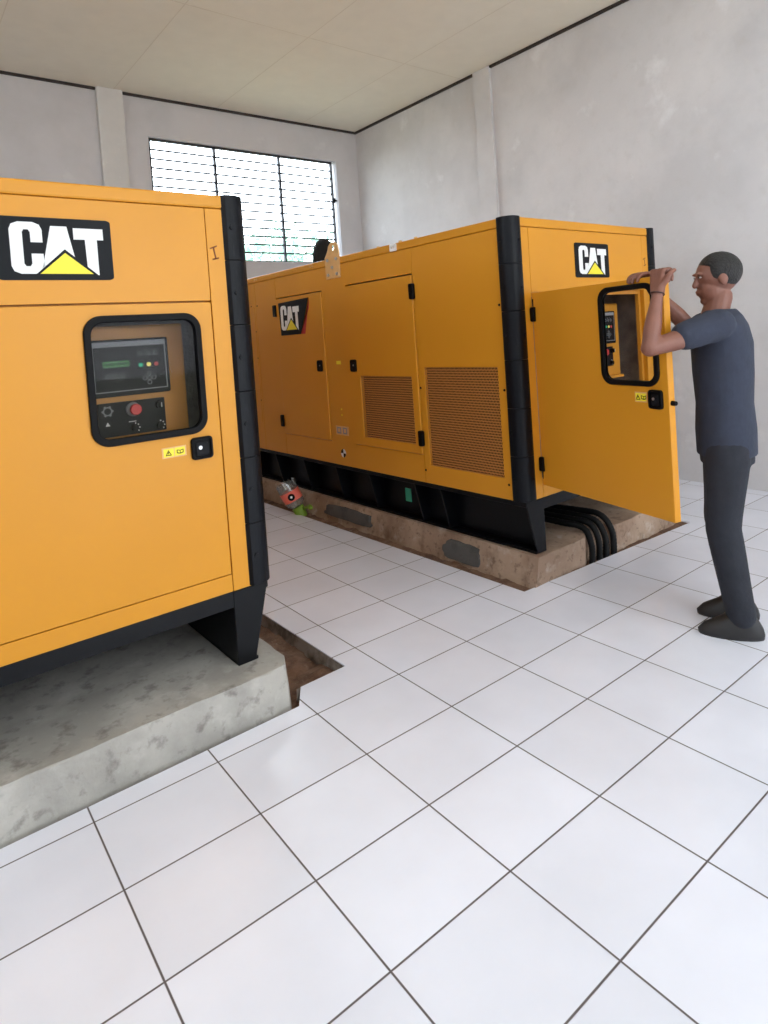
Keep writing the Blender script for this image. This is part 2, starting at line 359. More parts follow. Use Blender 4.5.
def generator(loc, label, opened):
    R = thing('generator_set', label, 'generator', (loc[0], loc[1], PZ+loc[2]), 'yellow canopied generator sets')
    # everything below is written in floor heights, then carried by a zero-height child offset
    kids0 = set(bpy.data.objects)
    g = .0016
    # --- enclosure panels (end facing -y)
    bm = bmesh.new()
    T = .03
    plate(bm, rect(PP-.01, DH-g, ZB, ZTR-.003), [], 0, T); plate(bm, rect(W-DH+g, W-PP+.01, ZB, ZTR-.003), [], 0, T)
    plate(bm, rect(DH+g, W-DH-g, ZD1+.004, ZTR-.003), [], 0, T)
    plate(bm, rect(DH+g, W-DH-g, ZB, ZD0-.002), [], 0, T)
    # left side (facing -x) with door and grille openings
    D1 = (1.957, 2.703, .665, 1.880); D2 = (.848, 1.625, .669, 1.888)
    plate(bm, rect(PP-.01, .845-g, ZB, ZTR-.003), [rect(.148, .79, .605, 1.26)], 0, T, SIDE)
    plate(bm, rect(.845+g, 2.706-g, ZB, ZTR-.003), [rect(*D1), rect(*D2)], 0, T, SIDE)
    plate(bm, rect(2.706+g, 3.10-g, ZB, ZTR-.003), [], 0, T, SIDE)
    plate(bm, rect(3.10+g, L-PP+.01, ZB, ZTR-.003), [], 0, T, SIDE)
    # right side, mirrored without grilles in detail, and rear
    SR = lambda a, b, d: (W-d, a, b)
    plate(bm, rect(PP-.01, .845-g, ZB, ZTR-.003), [rect(.148, .79, .605, 1.26)], 0, T, SR)
    plate(bm, rect(.845+g, L-PP+.01, ZB, ZTR-.003), [], 0, T, SR)
    plate(bm, rect(PP-.01, W-PP+.01, ZB, ZTR-.003), [], L-T, L)
    obj('enclosure', bm, M['yellow'], R, bevel=.0012, seg=1)
    # roof with top trim
    bm = bmesh.new(); c = PP-.012
    ring = [(c, -.002), (W-c, -.002), (W+.002, c), (W+.002, L-c), (W-c, L+.002), (c, L+.002), (-.002, L-c), (-.002, c)]
    plate(bm, ring, [], ZTR, ZT, FLAT); obj('roof_panel', bm, M['yellow'], R, bevel=.008)
    # inner lining
    bm = B((.036, .05, .05, L-.05, ZB+.01, ZTR-.02), (W-.05, W-.036, .05, L-.05, ZB+.01, ZTR-.02), (.05, W-.05, .50, .53, ZB+.01, ZTR-.02),
           (.05, W-.05, L-.06, L-.05, ZB+.01, ZTR-.02), (.05, W-.05, .035, .50, ZB+.0, ZB+.012), (.05, W-.05, .04, .50, ZTR-.03, ZTR-.02), (.05, W-.05, .53, L-.06, .80, .84))
    obj('acoustic_lining', bm, M['foam'], R)
    # door frame returns around the end opening
    bm = bmesh.new(); plate(bm, rect(DH-.03, W-DH+.03, ZD0-.03, ZD1+.03), [rect(DH+.022, W-DH-.022, ZD0+.022, ZD1-.022)], T, .055); obj('door_frame', bm, M['yellow2'], R)
    # corner posts
    segs = [ZB+.002, .746, 1.023, 1.30, 1.578, 1.846, ZT+.002]
    for cx, cy, s in ((PP, PP, 180), (W-PP, PP, 270), (W-PP, L-PP, 0), (PP, L-PP, 90)):
        bm = bmesh.new(); q = .020
        prof = [(0., PP), (-q*.85, PP-.012), (-q, PP-.030)]+[(.045-(.045+q)*math.cos(math.radians(90*i/8)), .045-(.045+q)*math.sin(math.radians(90*i/8))) for i in range(9)]+[(PP-.030, -q), (PP-.012, -q*.85), (PP, 0.)]
        mx_, my_ = (1 if cx < W/2 else -1), (1 if cy < L/2 else -1)
        tr = lambda u, v: ((u if mx_ > 0 else W-u), (v if my_ > 0 else L-v))
        poly = [tr(u, v) for u, v in prof]+[tr(PP, PP)]
        for i in range(6): plate(bm, poly, [], segs[i]+.0006, segs[i+1]-.0006, FLAT)
        post = obj('corner_post', bm, M['black'], R, bevel=.0022)
        bm = bmesh.new()
        for i in range(6):
            zc = segs[i+1]-.135
            x_, y_ = tr(.058, -q+.002); cyl(bm, (x_, y_, zc), (0, -my_, 0), .0105, .009, .006, 12)
            x_, y_ = tr(-q+.002, .058); cyl(bm, (x_, y_, zc), (-mx_, 0, 0), .0105, .009, .006, 12)
        pieces('bolt', bm, M['panelblack'], post)
    # skid base
    bm = bmesh.new()
    box(bm, .16, W-.16, .004, .06, .412, ZB); box(bm, .16, W-.16, L-.06, L-.004, .412, ZB)
    for mir in (0, 1):
        X = (lambda x: W-x) if mir else (lambda x: x)
        for yy in (.002, L-.014):
            lb = bmesh.new(); plate(lb, [(X(.006), ZB-.004), (X(.165), ZB-.004), (X(.165), PZ), (X(.085), PZ)], [], yy, yy+.012); obj('skid_leg', lb, M['skid'], R, bevel=.0025, seg=1)
        xs = sorted((X(.150), X(.165))); box(bm, xs[0], xs[1], .01, L-.01, PZ, ZB)
        xs = sorted((X(.072), X(.165))); box(bm, xs[0], xs[1], .004, L-.004, PZ, PZ+.014)
        xs = sorted((X(.004), X(.165))); box(bm, xs[0], xs[1], .004, L-.004, ZB-.03, ZB-.001)
        for k, yc in enumerate((.72, .98, 1.50, 1.95, 2.45, 2.95, 3.4)):
            plate(bm, [(X(.010), ZB-.02), (X(.160), ZB-.02), (X(.160), PZ+.01), (X(.080), PZ+.01)], [], yc, yc+.012)
    obj('skid_base', bm, M['skid'], R, bevel=.0025, seg=1)
    bm = B((.098, .104, 1.13, 1.19, .28, .375)); t = obj('inspection_tag', bm, M['greentag'], R); t['label'] = 'small green tag'
    # marks on the end
    bo = .600 if opened else .644
    cat_badge(R, lambda a, b: (bo+a*.372, 1.983-b*.217), FRONT, -.0005, 'end')
    bm = bmesh.new()
    xm = W-.132
    for p in ([(xm-.011, 1.846), (xm+.018, 1.853), (xm+.018, 1.859), (xm-.011, 1.852)], [(xm-.019, 1.890), (xm+.012, 1.901), (xm+.012, 1.907), (xm-.019, 1.896)], [(xm+.001, 1.850), (xm+.007, 1.851), (xm-.001, 1.900), (xm-.007, 1.898)]):
        plate(bm, p, [], 0, -.0008)
    obj('pen_mark', bm, M['brown'], R)
    # side badge, stickers
    cat_badge(R, lambda a, b: (2.654-a*.507, 1.836-b*.292), SIDE, -.0095, 'side')
    bm = bmesh.new(); plate(bm, rect(1.712, 1.888, .724, .796), [], 0, -.001, SIDE); o = obj('data_label', bm, M['beige'], R); o['label'] = 'small whitish data sticker'
    bm = bmesh.new()
    for a in (1.735, 1.815): plate(bm, rect(a, a+.055, .735, .785), [rect(a+.012, a+.043, .745, .775)], -.001, -.0015, SIDE)
    obj('print', bm, M['grey'], o)
    bm = bmesh.new(); plate(bm, disc(1.805, .580, .034), [], 0, -.001, SIDE); o = obj('balance_mark', bm, M['white'], R); o['label'] = 'round black and white quartered sticker'
    bm = bmesh.new()
    for q in (0, 2): plate(bm, [(1.805, .580)]+[(1.805+.034*math.cos(math.radians(q*90+90*i/6)), .580+.034*math.sin(math.radians(q*90+90*i/6))) for i in range(7)], [], -.001, -.0015, SIDE)
    obj('print', bm, M['rubber'], o)
    bm = bmesh.new()
    plate(bm, rect(1.755, 1.815, 1.285, 1.312), [], 0, -.001, SIDE)
    plate(bm, disc(1.79, .93, .008), [], 0, -.001, SIDE); plate(bm, disc(1.79, .885, .008), [], 0, -.001, SIDE)
    pieces('yellow_sticker', bm, M['lemon'], R)
    # screws
    bm = bmesh.new()
    for a, b in ((.834, 1.122), (.106, 1.126), (.837, .568), (.115, .571), (.106, 1.62), (3.13, 1.6), (3.14, 1.2), (3.13, .95), (3.13, 1.35), (3.07, 1.84), (3.19, 1.84)):
        cyl(bm, (0, a, b), (-1, 0, 0), .008, .006, .004, 10)
    pieces('screw', bm, M['rubber'], R)
    # access panel far along the side
    bm = bmesh.new(); plate(bm, rrect(3.125, 3.60, .735, 1.84, .03), [], 0, -.004, SIDE); obj('access_panel', bm, M['yellow'], R, bevel=.003)
    # end grille
    o = obj('air_grille', grille_mesh(.149, .789, .606, 1.259, .006), M['grille'], R, recalc=False)
    bm = B((.024, .030, .13, .81, .59, 1.28)); obj('grille_backing', bm, M['dark'], R)
    o2 = o.copy(); C.objects.link(o2); o2.scale = (-1, 1, 1); o2.location = (W, 0, 0)
    # side doors
    for (y0, y1, z0, z1), gr, hy, ly, far in ((D1, None, 2.722, 2.038, 1), (D2, (.915, 1.497, .736, 1.196), .848, 1.570, 0)):
        bm = bmesh.new(); hs = [rect(*gr)] if gr else []
        plate(bm, rect(y0+.005, y1-.003, z0+.004, z1-.010), hs, -.008, .022, SIDE)
        dr = obj('side_door', bm, M['yellow'], R, bevel=.004)
        if gr:
            obj('air_grille', grille_mesh(gr[0]+.001, gr[1]-.001, gr[2]+.001, gr[3]-.001, -.002), M['grille'], dr, recalc=False)
            obj('grille_backing', B((.024, .030, gr[0]-.02, gr[1]+.02, gr[2]-.02, gr[3]+.02)), M['dark'], dr)
        for zz in (1.768, .782): hinge('hinge', dr, hy, zz, SIDE, -.002, .045, .105)
        latch(dr, ly, 1.275, SIDE, -.008, .07, .092)
    # lifting lug and small fittings on the trim
    bm = bmesh.new(); pts = [(1.665, 1.955), (1.860, 1.955), (1.860, 2.12)]+[(1.742+.072*math.cos(math.radians(t)), 2.175+.060*math.sin(math.radians(t))) for t in range(0, 181, 30)]+[(1.665, 2.14)]
    plate(bm, pts, [disc(1.742, 2.188, .020, 12)], -.012, -.002, SIDE); lg = obj('lifting_lug', bm, M['beige'], R, bevel=.002)  # lug is yellow like the body; its sheen is put into the beige colour
    bm = bmesh.new()
    for a, b in ((1.70, 2.10), (1.82, 2.10), (1.70, 1.985), (1.82, 1.985), (1.76, 2.04)): cyl(bm, (-.012, a, b), (-1, 0, 0), .013, .011, .010, 8)
    pieces('bolt', bm, M['steel'], lg)
    bm = bmesh.new(); plate(bm, rrect(.985, 1.050, 2.058, 2.108, .008, 3), [disc(1.005, 2.083, .008, 10), disc(1.030, 2.083, .008, 10)], -.012, -.002, SIDE); obj('trim_bracket', bm, M['white'], R)
    bm = bmesh.new()
    for a in (2.06, 2.10, 3.04, 3.08): cyl(bm, (-.002, a, 2.085), (-1, 0, 0), .010, .008, .006, 10)
    for a, x in ((.82, .03), (.98, .03), (1.25, .05)): cyl(bm, (x, a, ZT), (0, 0, 1), .014, .012, .014, 10)
    pieces('fixing_bolt', bm, M['beige'], R)
    # exhaust elbow
    ex, ey = .62, 2.86
    bm = bmesh.new(); tube(bm, smooth_path([(ex, ey, ZT-.01), (ex, ey, ZT+.14), (ex+.03, ey+.03, ZT+.23), (ex+.10, ey+.10, ZT+.285)], 6), .088, 20)
    obj('exhaust_pipe', bm, M['dark'], R, smooth=False, bevel=.004)
    cyl_b = bmesh.new(); cyl(cyl_b, (ex, ey, ZT), (0, 0, 1), .13, .125, .02, 24); obj('exhaust_flange', cyl_b, M['skid'], R)
    # control panel inside the end opening
    x0, x1, d = W-.74, W-.236, .17
    bm = B((x0, x1, d, d+.02, 1.10, 1.60), (x1-.004, x1+.006, d, d+.13, 1.10, 1.60), (x0-.006, x0+.004, d, d+.13, 1.10, 1.60), (x0, x1, d-.03, d+.13, 1.082, 1.10), (x0, x1, d, .50, 1.59, 1.602))
    cp = obj('control_panel', bm, M['yellow2'], R, bevel=.003)
    bx0, bx1 = W-.615, W-.302
    bm = bmesh.new(); plate(bm, rrect(bx0, bx1, 1.325, 1.549, .008, 3), [], d, d-.022); obj('display_module', bm, M['panelblack'], cp, bevel=.003)
    e = d-.022
    bm = bmesh.new(); plate(bm, rect(bx0+.018, bx1-.012, 1.343, 1.540), [rect(bx0+.022, bx1-.016, 1.347, 1.520)], e, e-.001); obj('display_border', bm, M['grey'], cp)
    bm = bmesh.new(); plate(bm, rect(W-.560, W-.461, 1.440, 1.464), [], e, e-.0012); obj('screen', bm, M['lcd'], cp)
    bm = bmesh.new()
    for k in range(12):
        if k not in (5,): plate(bm, rect(W-.554+k*.0075, W-.5495+k*.0075, 1.447, 1.4575), [], e-.0012, e-.0016)
    obj('screen_text', bm, M['panelblack'], cp)
    for nm, r_, m_ in (('green_lamp', .417, 'ledg'), ('yellow_lamp', .385, 'ledy'), ('red_lamp', .355, 'ledr')):
        bm = bmesh.new(); plate(bm, disc(W-r_, 1.442, .0085), [], e, e-.003); obj(nm, bm, M[m_], cp)
    bm = bmesh.new()
    for a in (.417, .385, .355): plate(bm, disc(W-a, 1.487, .009, 14), [disc(W-a, 1.487, .0065, 14)], e, e-.001); plate(bm, rect(W-a-.014, W-a-.008, 1.500, 1.503), [], e, e-.001)
    for a in (.545, .517, .489): plate(bm, disc(W-a, 1.405, .010, 14), [disc(W-a, 1.405, .0075, 14)], e, e-.001)
    for s_ in ((0, .018), (0, -.018), (.018, 0), (-.018, 0), (0, 0)): plate(bm, disc(W-.386+s_[0], 1.388+s_[1], .009, 14), [disc(W-.386+s_[0], 1.388+s_[1], .007, 14)], e, e-.001)
    pieces('push_button', bm, M['grey'], cp)
    bm = bmesh.new(); plate(bm, rrect(W-.590, W-.329, 1.168, 1.302, .004, 2), [], d, d-.010); obj('switch_plate', bm, M['panelblack'], cp)
    e = d-.010
    bm = bmesh.new(); cyl(bm, (W-.457, e, 1.268), (0, -1, 0), .029, .027, .010, 24); o = obj('stop_collar', bm, M['grey'], cp, bevel=.002)
    bm = bmesh.new(); cyl(bm, (W-.455, e-.01, 1.268), (0, -1, 0), .014, .014, .016, 20); cyl(bm, (W-.455, e-.026, 1.268), (0, -1, 0), .024, .021, .012, 24); obj('emergency_stop_button', bm, M['redb'], cp, bevel=.003)
    bm = bmesh.new(); cyl(bm, (W-.352, e, 1.274), (0, -1, 0), .017, .015, .02, 18); box(bm, W-.356, W-.348, e-.03, e-.02, 1.262, 1.286); cyl(bm, (W-.357, e, 1.190), (0, -1, 0), .013, .012, .018, 18); cyl(bm, (W-.457, e, 1.193), (0, -1, 0), .013, .012, .018, 18)
    pieces('rotary_switch', bm, M['rubber'], cp)
    bm = bmesh.new()
    for cx, cz in ((W-.357, 1.190), (W-.457, 1.193)):
        for t in (-40, 0, 40, 75):
            a = math.radians(t); plate(bm, disc(cx+.021*math.cos(a), cz+.019*math.sin(a), .0028, 8), [], e, e-.001)
    plate(bm, [(W-.566, 1.212), (W-.548, 1.212), (W-.557, 1.228)], [], e, e-.001); plate(bm, rect(W-.354, W-.350, 1.266, 1.284), [], e-.0301, e-.031)
    plate(bm, rect(W-.477, W-.448, 1.218, 1.221), [], e, e-.001)
    obj('lettering', bm, M['white'], cp)
    bm = bmesh.new(); plate(bm, disc(W-.554, 1.270, .018, 16), [disc(W-.554, 1.270, .013, 16)], e, e-.001)
    for t in range(0, 360, 60): a = math.radians(t); plate(bm, disc(W-.554+.018*math.cos(a), 1.27+.018*math.sin(a), .005, 8), [], e, e-.001)
    obj('knob_ring', bm, M['grey'], cp)
    # ---- end door
    if opened: DW, wr, wl, rot = .944, .044, .404, math.atan2(-.9701425, -.24253563)
    else: DW, wr, wl, rot = 1.224, .057, .497, 0.
    z0w, z1w = 1.155, 1.635
    if opened: z0w, z1w = 1.172, 1.652
    y_out, th = (-.004, .034)
    hole = rrect(DW-wl+.015, DW-wr-.015, z0w+.015, z1w-.015, .055)
    bm = bmesh.new(); plate(bm, rect(.005, DW-.004, ZD0+.002, ZD1-.003), [hole], y_out, y_out+.006); plate(bm, rect(.005, DW-.004, ZD0+.002, ZD1-.003), [rect(.011, DW-.010, ZD0+.008, ZD1-.009)], y_out+.005, th)
    door = obj('end_door', bm, M['yellow'], R, bevel=.004, loc=(DH, 0, 0), rotz=rot)
    bm = bmesh.new(); ho = rrect(DW-wl, DW-wr, z0w, z1w, .066, 8); hi = rrect(DW-wl+.026, DW-wr-.026, z0w+.026, z1w-.026, .045, 8)
    plate(bm, ho, [hi], y_out+.0005, y_out-.012); plate(bm, ho, [hi], y_out+.006, y_out+.014); o = obj('window_seal', bm, M['rubber'], door, bevel=.005)
    bm = bmesh.new(); plate(bm, hi, [], y_out+.001, y_out+.005); obj('window_glass', bm, M['glass'], door)
    # stiffening flange inside the door
    if opened:
        bm = bmesh.new(); plate(bm, rect(.03, DW-.03, ZD0+.03, z0w-.04), [rect(.06, DW-.06, ZD0+.06, z0w-.07)], y_out+.006, y_out+.026); obj('inner_flange', bm, M['yellow2'], door)
    lz = 1.095 if not opened else 1.115
    latch(door, DW-(.090 if not opened else .073), lz, FRONT, y_out, .088 if not opened else .078, .088)
    if opened:
        bm = bmesh.new(); cyl(bm, (DW-.004, .016, 1.10), (1, 0, 0), .012, .010, .022, 12); obj('lock_bolt', bm, M['rubber'], door)
        safety_label(door, DW-.200, DW-.128, 1.096, 1.144, FRONT, y_out)
    else: safety_label(door, DW-.249, DW-.153, 1.076, 1.117, FRONT, y_out)
    # the two end-door hinges with their hanging pins
    for zz in (1.552, .682):
        bm = bmesh.new(); plate(bm, rrect(DH-.030, DH+.022, zz-.042, zz+.042, .010, 3), [], -.002, -.030)
        h = obj('hinge', bm, M['rubber'], R, bevel=.004)
        bm = bmesh.new(); cyl(bm, (DH, -.012, zz-.088 if zz < 1 else zz+.04), (0, 0, 1), .008, .010, .048, 10); obj('hinge_pin', bm, M['rubber'], h)
    for o in set(bpy.data.objects)-kids0:
        if o.parent == R: o.location.z -= PZ
    return R

X1 = -1.585
gA = generator((X1-W, .0993, 0), 'yellow generator with its end door shut over the control panel window', False)
gB = generator((0, 0, 0), 'yellow generator whose end door is swung open and held by a person', True)

# ------------------------------------------------------------------ floor, soil, plinths
XL, XR, YF, YB, HC = -6.5, 2.78, -6.5, 5.04, 4.40
def floor_piece(bm, poly): plate(bm, poly, [], -.11, 0, FLAT)
bm = bmesh.new()
h2 = [(-.080, -.018), (1.66, -.112), (1.66, 4.10), (-.098, 4.10)]
h1 = [(-1.262, .050), (-1.262, 4.20), (-3.32, 4.20), (-3.32, .050)]
plate(bm, [(XL, YF), (XR, YF), (XR, YB), (XL, YB)], [h2, [(-1.262, .050), (-1.262, 4.20), (-3.35, 4.20), (-3.35, -.075), (-1.58, -.075), (-1.50, .046)]], -.11, 0, FLAT)
struct('floor', bm, M['tile'])
# broken mortar edge and soil
def rough_strip(bm, p0, p1, w, z0, z1, n, seed, face=1):
    rnd = random.Random(seed)
    return bm
def soil(bm, x0, x1, y0, y1, z, amp, n=60, m=60):
    g = {}
    import mathutils.noise, mathutils
    for i in range(n+1):
        for j in range(m+1):
            x = x0+(x1-x0)*i/n; y = y0+(y1-y0)*j/m
            h = mathutils.noise.noise(Vector((x*9, y*9, 0)))*amp + mathutils.noise.noise(Vector((x*30, y*30, 5)))*amp*.5
            g[i, j] = bm.verts.new((x, y, z+h))
    for i in range(n):
        for j in range(m): bm.faces.new((g[i, j], g[i+1, j], g[i+1, j+1], g[i, j+1]))
bm = bmesh.new(); soil(bm, XL, XR, YF, YB, -.115, 0, 4, 4)
soil(bm, -3.4, -1.262, -.075, 4.2, -.062, .022, 60, 200); soil(bm, -.10, 1.68, -.13, 4.12, -.012, .014, 60, 220)
s = obj('soil', bm, M['dirt'], smooth=True); s['kind'] = 'stuff'; tag(s, 'brown loose soil in the trenches around the concrete plinths', 'soil')
def edge_liner(bm, poly, t, z0, z1, seed, closed=True):
    rnd = random.Random(seed); n = len(poly)
    for i in range(n if closed else n-1):
        a, b = Vector(poly[i]), Vector(poly[(i+1) % n]); L_ = (b-a).length; k = max(2, int(L_/.05)); d = (b-a)/L_; nn = Vector((-d.y, d.x))
        top, mid, bot = [], [], []
        for j in range(k+1):
            p = a+d*L_*j/k
            q = p+nn*(t*rnd.uniform(.1, 1.)); q2 = p+nn*(t*rnd.uniform(.5, 2.2))
            top.append(bm.verts.new((p.x+nn.x*.002, p.y+nn.y*.002, z1))); mid.append(bm.verts.new((q.x, q.y, (z0+z1)/2+rnd.uniform(-.015, .015)))); bot.append(bm.verts.new((q2.x, q2.y, z0)))
        for j in range(k):
            bm.faces.new((top[j], top[j+1], mid[j+1], mid[j])); bm.faces.new((mid[j], mid[j+1], bot[j+1], bot[j]))
bm = bmesh.new(); edge_liner(bm, [(-1.262, 4.20), (-1.262, .050), (-1.52, .046)][::-1], -.014*-1, -.11, -.004, 3, False)
struct('trim_1', bm, M['slabedge'])
def plinth(name, top, base, zt, zb, m, jit, seed, notch=None):
    """battered block between two outlines (same vertex count), edges roughened"""
    rnd = random.Random(seed); bm = bmesh.new(); n = len(top)
    def dense(lp):
        out = []
        for i in range(n):
            a, b = Vector(lp[i]), Vector(lp[(i+1) % n]); k = max(1, int((Vector(top[(i+1) % n])-Vector(top[i])).length/.06))
            out += [a+(b-a)*j/k for j in range(k)]
        return out
    T_, B_ = dense(top), dense(base); N = len(T_)
    rings = []
    for t, z in ((0, zt), (.05, zt-.006), (.45, zt*.55+zb*.45), (1, zb)):
        rings.append([bm.verts.new((a.x+(b.x-a.x)*t+rnd.uniform(-jit, jit), a.y+(b.y-a.y)*t+rnd.uniform(-jit, jit), z+(rnd.uniform(-jit, jit)*.3 if t in (.05,) else (rnd.uniform(-jit, jit)*2 if t == .45 else 0)))) for a, b in zip(T_, B_)])
    for r0, r1 in zip(rings, rings[1:]):
        for i in range(N): bm.faces.new((r0[i], r0[(i+1) % N], r1[(i+1) % N], r1[i]))
    f = bm.faces.new(rings[0]); bmesh.ops.triangulate(bm, faces=[f])
    o = struct(name, bm, m); return o
pt2 = [(.045, -.038), (.50, -.030), (.57, .02), (.76, .03), (.84, -.032), (1.60, -.04), (1.60, 4.0), (.045, 4.0)]
pb2 = [(-.030, -.022), (.48, -.026), (.56, .01), (.77, .01), (.86, -.032), (1.63, -.03), (1.63, 4.05), (-.020, 4.05)]
plinth('trim_2', pt2, pb2, PZ-.001, -.12, M['plinth'], .005, 5)
pt1 = [(-3.28, -.03), (-1.68, -.03), (-1.600, -.015), (-1.568, .05), (-1.565, 4.1), (-3.28, 4.1)]
pb1 = [(-3.33, -.055), (-1.67, -.055), (-1.59, -.035), (-1.545, .05), (-1.53, 4.15), (-3.33, 4.15)]
plinth('trim_3', pt1, pb1, PZ-.001, -.12, M['plinthgrey'], .005, 6)
# wet cement patches on the long face of the far plinth
def face_pt(y, z):
    t = (PZ-z)/(PZ+.12); return .045+(-.020-.045)*t-.004
def patch(y0, y1, z0, z1, seed):
    rnd = random.Random(seed); bm = bmesh.new(); n = 26; out = []
    for i in range(n):
        a = 2*PI*i/n; ca, sa = math.cos(a), math.sin(a); k = 1/max(abs(ca), abs(sa))**.75*rnd.uniform(.86, 1.02)
        y = (y0+y1)/2+ca*k*(y1-y0)/2; z = (z0+z1)/2+sa*k*(z1-z0)/2; out.append((y, z))
    v0 = [bm.verts.new((face_pt(y, z)-.012, y, z)) for y, z in out]; v1 = [bm.verts.new((face_pt(y, z)+.03, y, z)) for y, z in out]
    for i in range(n): bm.faces.new((v0[i], v0[(i+1) % n], v1[(i+1) % n], v1[i]))
    bm.faces.new(v0); return bm
bm = patch(.395, .735, .0, .128, 2)
for b2 in (patch(1.50, 2.18, .03, .128, 4),):
    me = bpy.data.meshes.new('t'); b2.to_mesh(me); b2.free(); bm.from_mesh(me); bpy.data.meshes.remove(me)
struct('trim_4', bm, M['cement'], bevel=.004)

# ------------------------------------------------------------------ room shell
WT = .16
wx0, wx1, wz0, wz1 = -.205, 2.415, 2.530, 3.955
bm = bmesh.new(); plate(bm, rect(XL-.2, XR+.2, -.1, HC+.1), [rect(wx0, wx1, wz0, wz1)], YB, YB+WT); struct('wall_back', bm, M['bwall'])
struct('wall_right', B((XR, XR+WT, YF-.2, YB+.001, -.1, HC+.1)), M['rwall'])
bm = bmesh.new(); plate(bm, rect(YF-.2, YB, -.1, HC+.1), [rect(-5.2, -2.0, 2.5, 3.95), rect(-.9, 2.6, 2.5, 3.95)], XL-WT, XL, SIDE); struct('wall_left', bm, M['rwall'])
bm = bmesh.new(); plate(bm, rect(XL-.2, XR+.2, -.1, HC+.1), [rect(-2.1, 2.3, .0, 4.0)], YF-WT, YF); struct('wall_front', bm, M['bwall'])
bm = B((XL-.2, XR+.2, YF-.2, YB+.2, HC, HC+.1))
struct('ceiling', bm, M['ceiling'])
# ceiling board joints as thin battens, perimeter list
bm = B((XL, XR, YB-.03, YB-.001, HC-.025, HC-.001), (XR-.03, XR-.001, YF, YB-.03, HC-.025, HC-.001)); struct('trim_5', bm, M['trimwood'])
bm = bmesh.new()
for x in (-3.0, -1.78, -.56, .66, 1.88): box(bm, x-.004, x+.004, YF, YB-.03, HC-.0012, HC+.001)
for y in (-4.4, -2, .44, 2.88): box(bm, XL, XR-.03, y-.004, y+.004, HC-.002, HC+.001)
struct('trim_6', bm, mat('ceiling_joint', srgb(222, 216, 200), .9))
# pilasters
bm = B((-.745, -.470, YB-.07, YB-.001, 0, HC-.001)); struct('trim_7', bm, stained('pilaster_plaster', srgb(216, 213, 210), [(srgb(200, 198, 196), 2, .45, .6, 3, .4), (srgb(234, 236, 234), 3.5, .58, .66, 8, .6)], bump=.15), bevel=.006)
bm = B((XR-.040, XR-.001, 2.45, 2.70, 0, HC-.001)); struct('trim_8', bm, M['rwall'], bevel=.006)

# ------------------------------------------------------------------ back window
wr = bpy.data.objects.new('window_1', None); C.objects.link(wr); wr.location = (0, YB, wz0); wr['kind'] = 'structure'
def wpart(name, bm, m, **k):
    o = obj(name, bm, m, wr, **k); o.location = (0, -YB, -wz0); o['kind'] = 'structure'; return o
yg = YB+.07
# reveal lining
wpart('window_reveal', B((wx0, wx0+.006, YB+.001, YB+WT, wz0, wz1), (wx1-.006, wx1, YB+.001, YB+WT, wz0, wz1), (wx0, wx1, YB+.001, YB+WT, wz1-.006, wz1), (wx0, wx1, YB-.01, YB+WT, wz0-.012, wz0+.004)), M['reveal'])
M['wframe'] = mat('window_steel', srgb(46, 46, 56), .5)
fx0, fx1 = wx0+.02, wx1-.05
bm = bmesh.new(); plate(bm, rect(fx0, fx1, wz0+.005, wz1-.008), [rect(fx0+.022, fx1-.022, wz0+.022, wz1-.03)], yg-.02, yg+.02)
wpart('window_frame', bm, M['wframe'])
for x in (.622, 1.528): wpart('mullion', B((x-.014, x+.014, yg-.02, yg+.02, wz0+.02, wz1-.02)), M['wframe'])
bm = bmesh.new(); k = 0; z = wz0+.125
while z < wz1-.06:
    box(bm, fx0+.015, fx1-.015, yg-.006, yg+.006, z-.0095, z+.0095); z += .1062
wpart('louvre_bar', bm, M['wframe'])
# glass louvre blades, slightly tilted
for px0, px1 in ((fx0+.024, .606), (.638, 1.512), (1.544, fx1-.024)):
    bm = bmesh.new(); z = wz0+.03
    while z < wz1-.08:
        v = [bm.verts.new(p) for p in ((px0, yg+.016, z), (px1, yg+.016, z), (px1, yg+.028, z+.098), (px0, yg+.028, z+.098))]; bm.faces.new(v); z += .1062
    wpart('glass_louvre', bm, M['louvreglass'])
# catches on the side reveal
wpart('window_stay', B((fx1-.005, wx1-.01, yg-.03, yg-.01, 3.40, 3.425), (fx1-.005, fx1+.02, yg-.03, yg-.01, 3.38, 3.445)), M['wframe'])

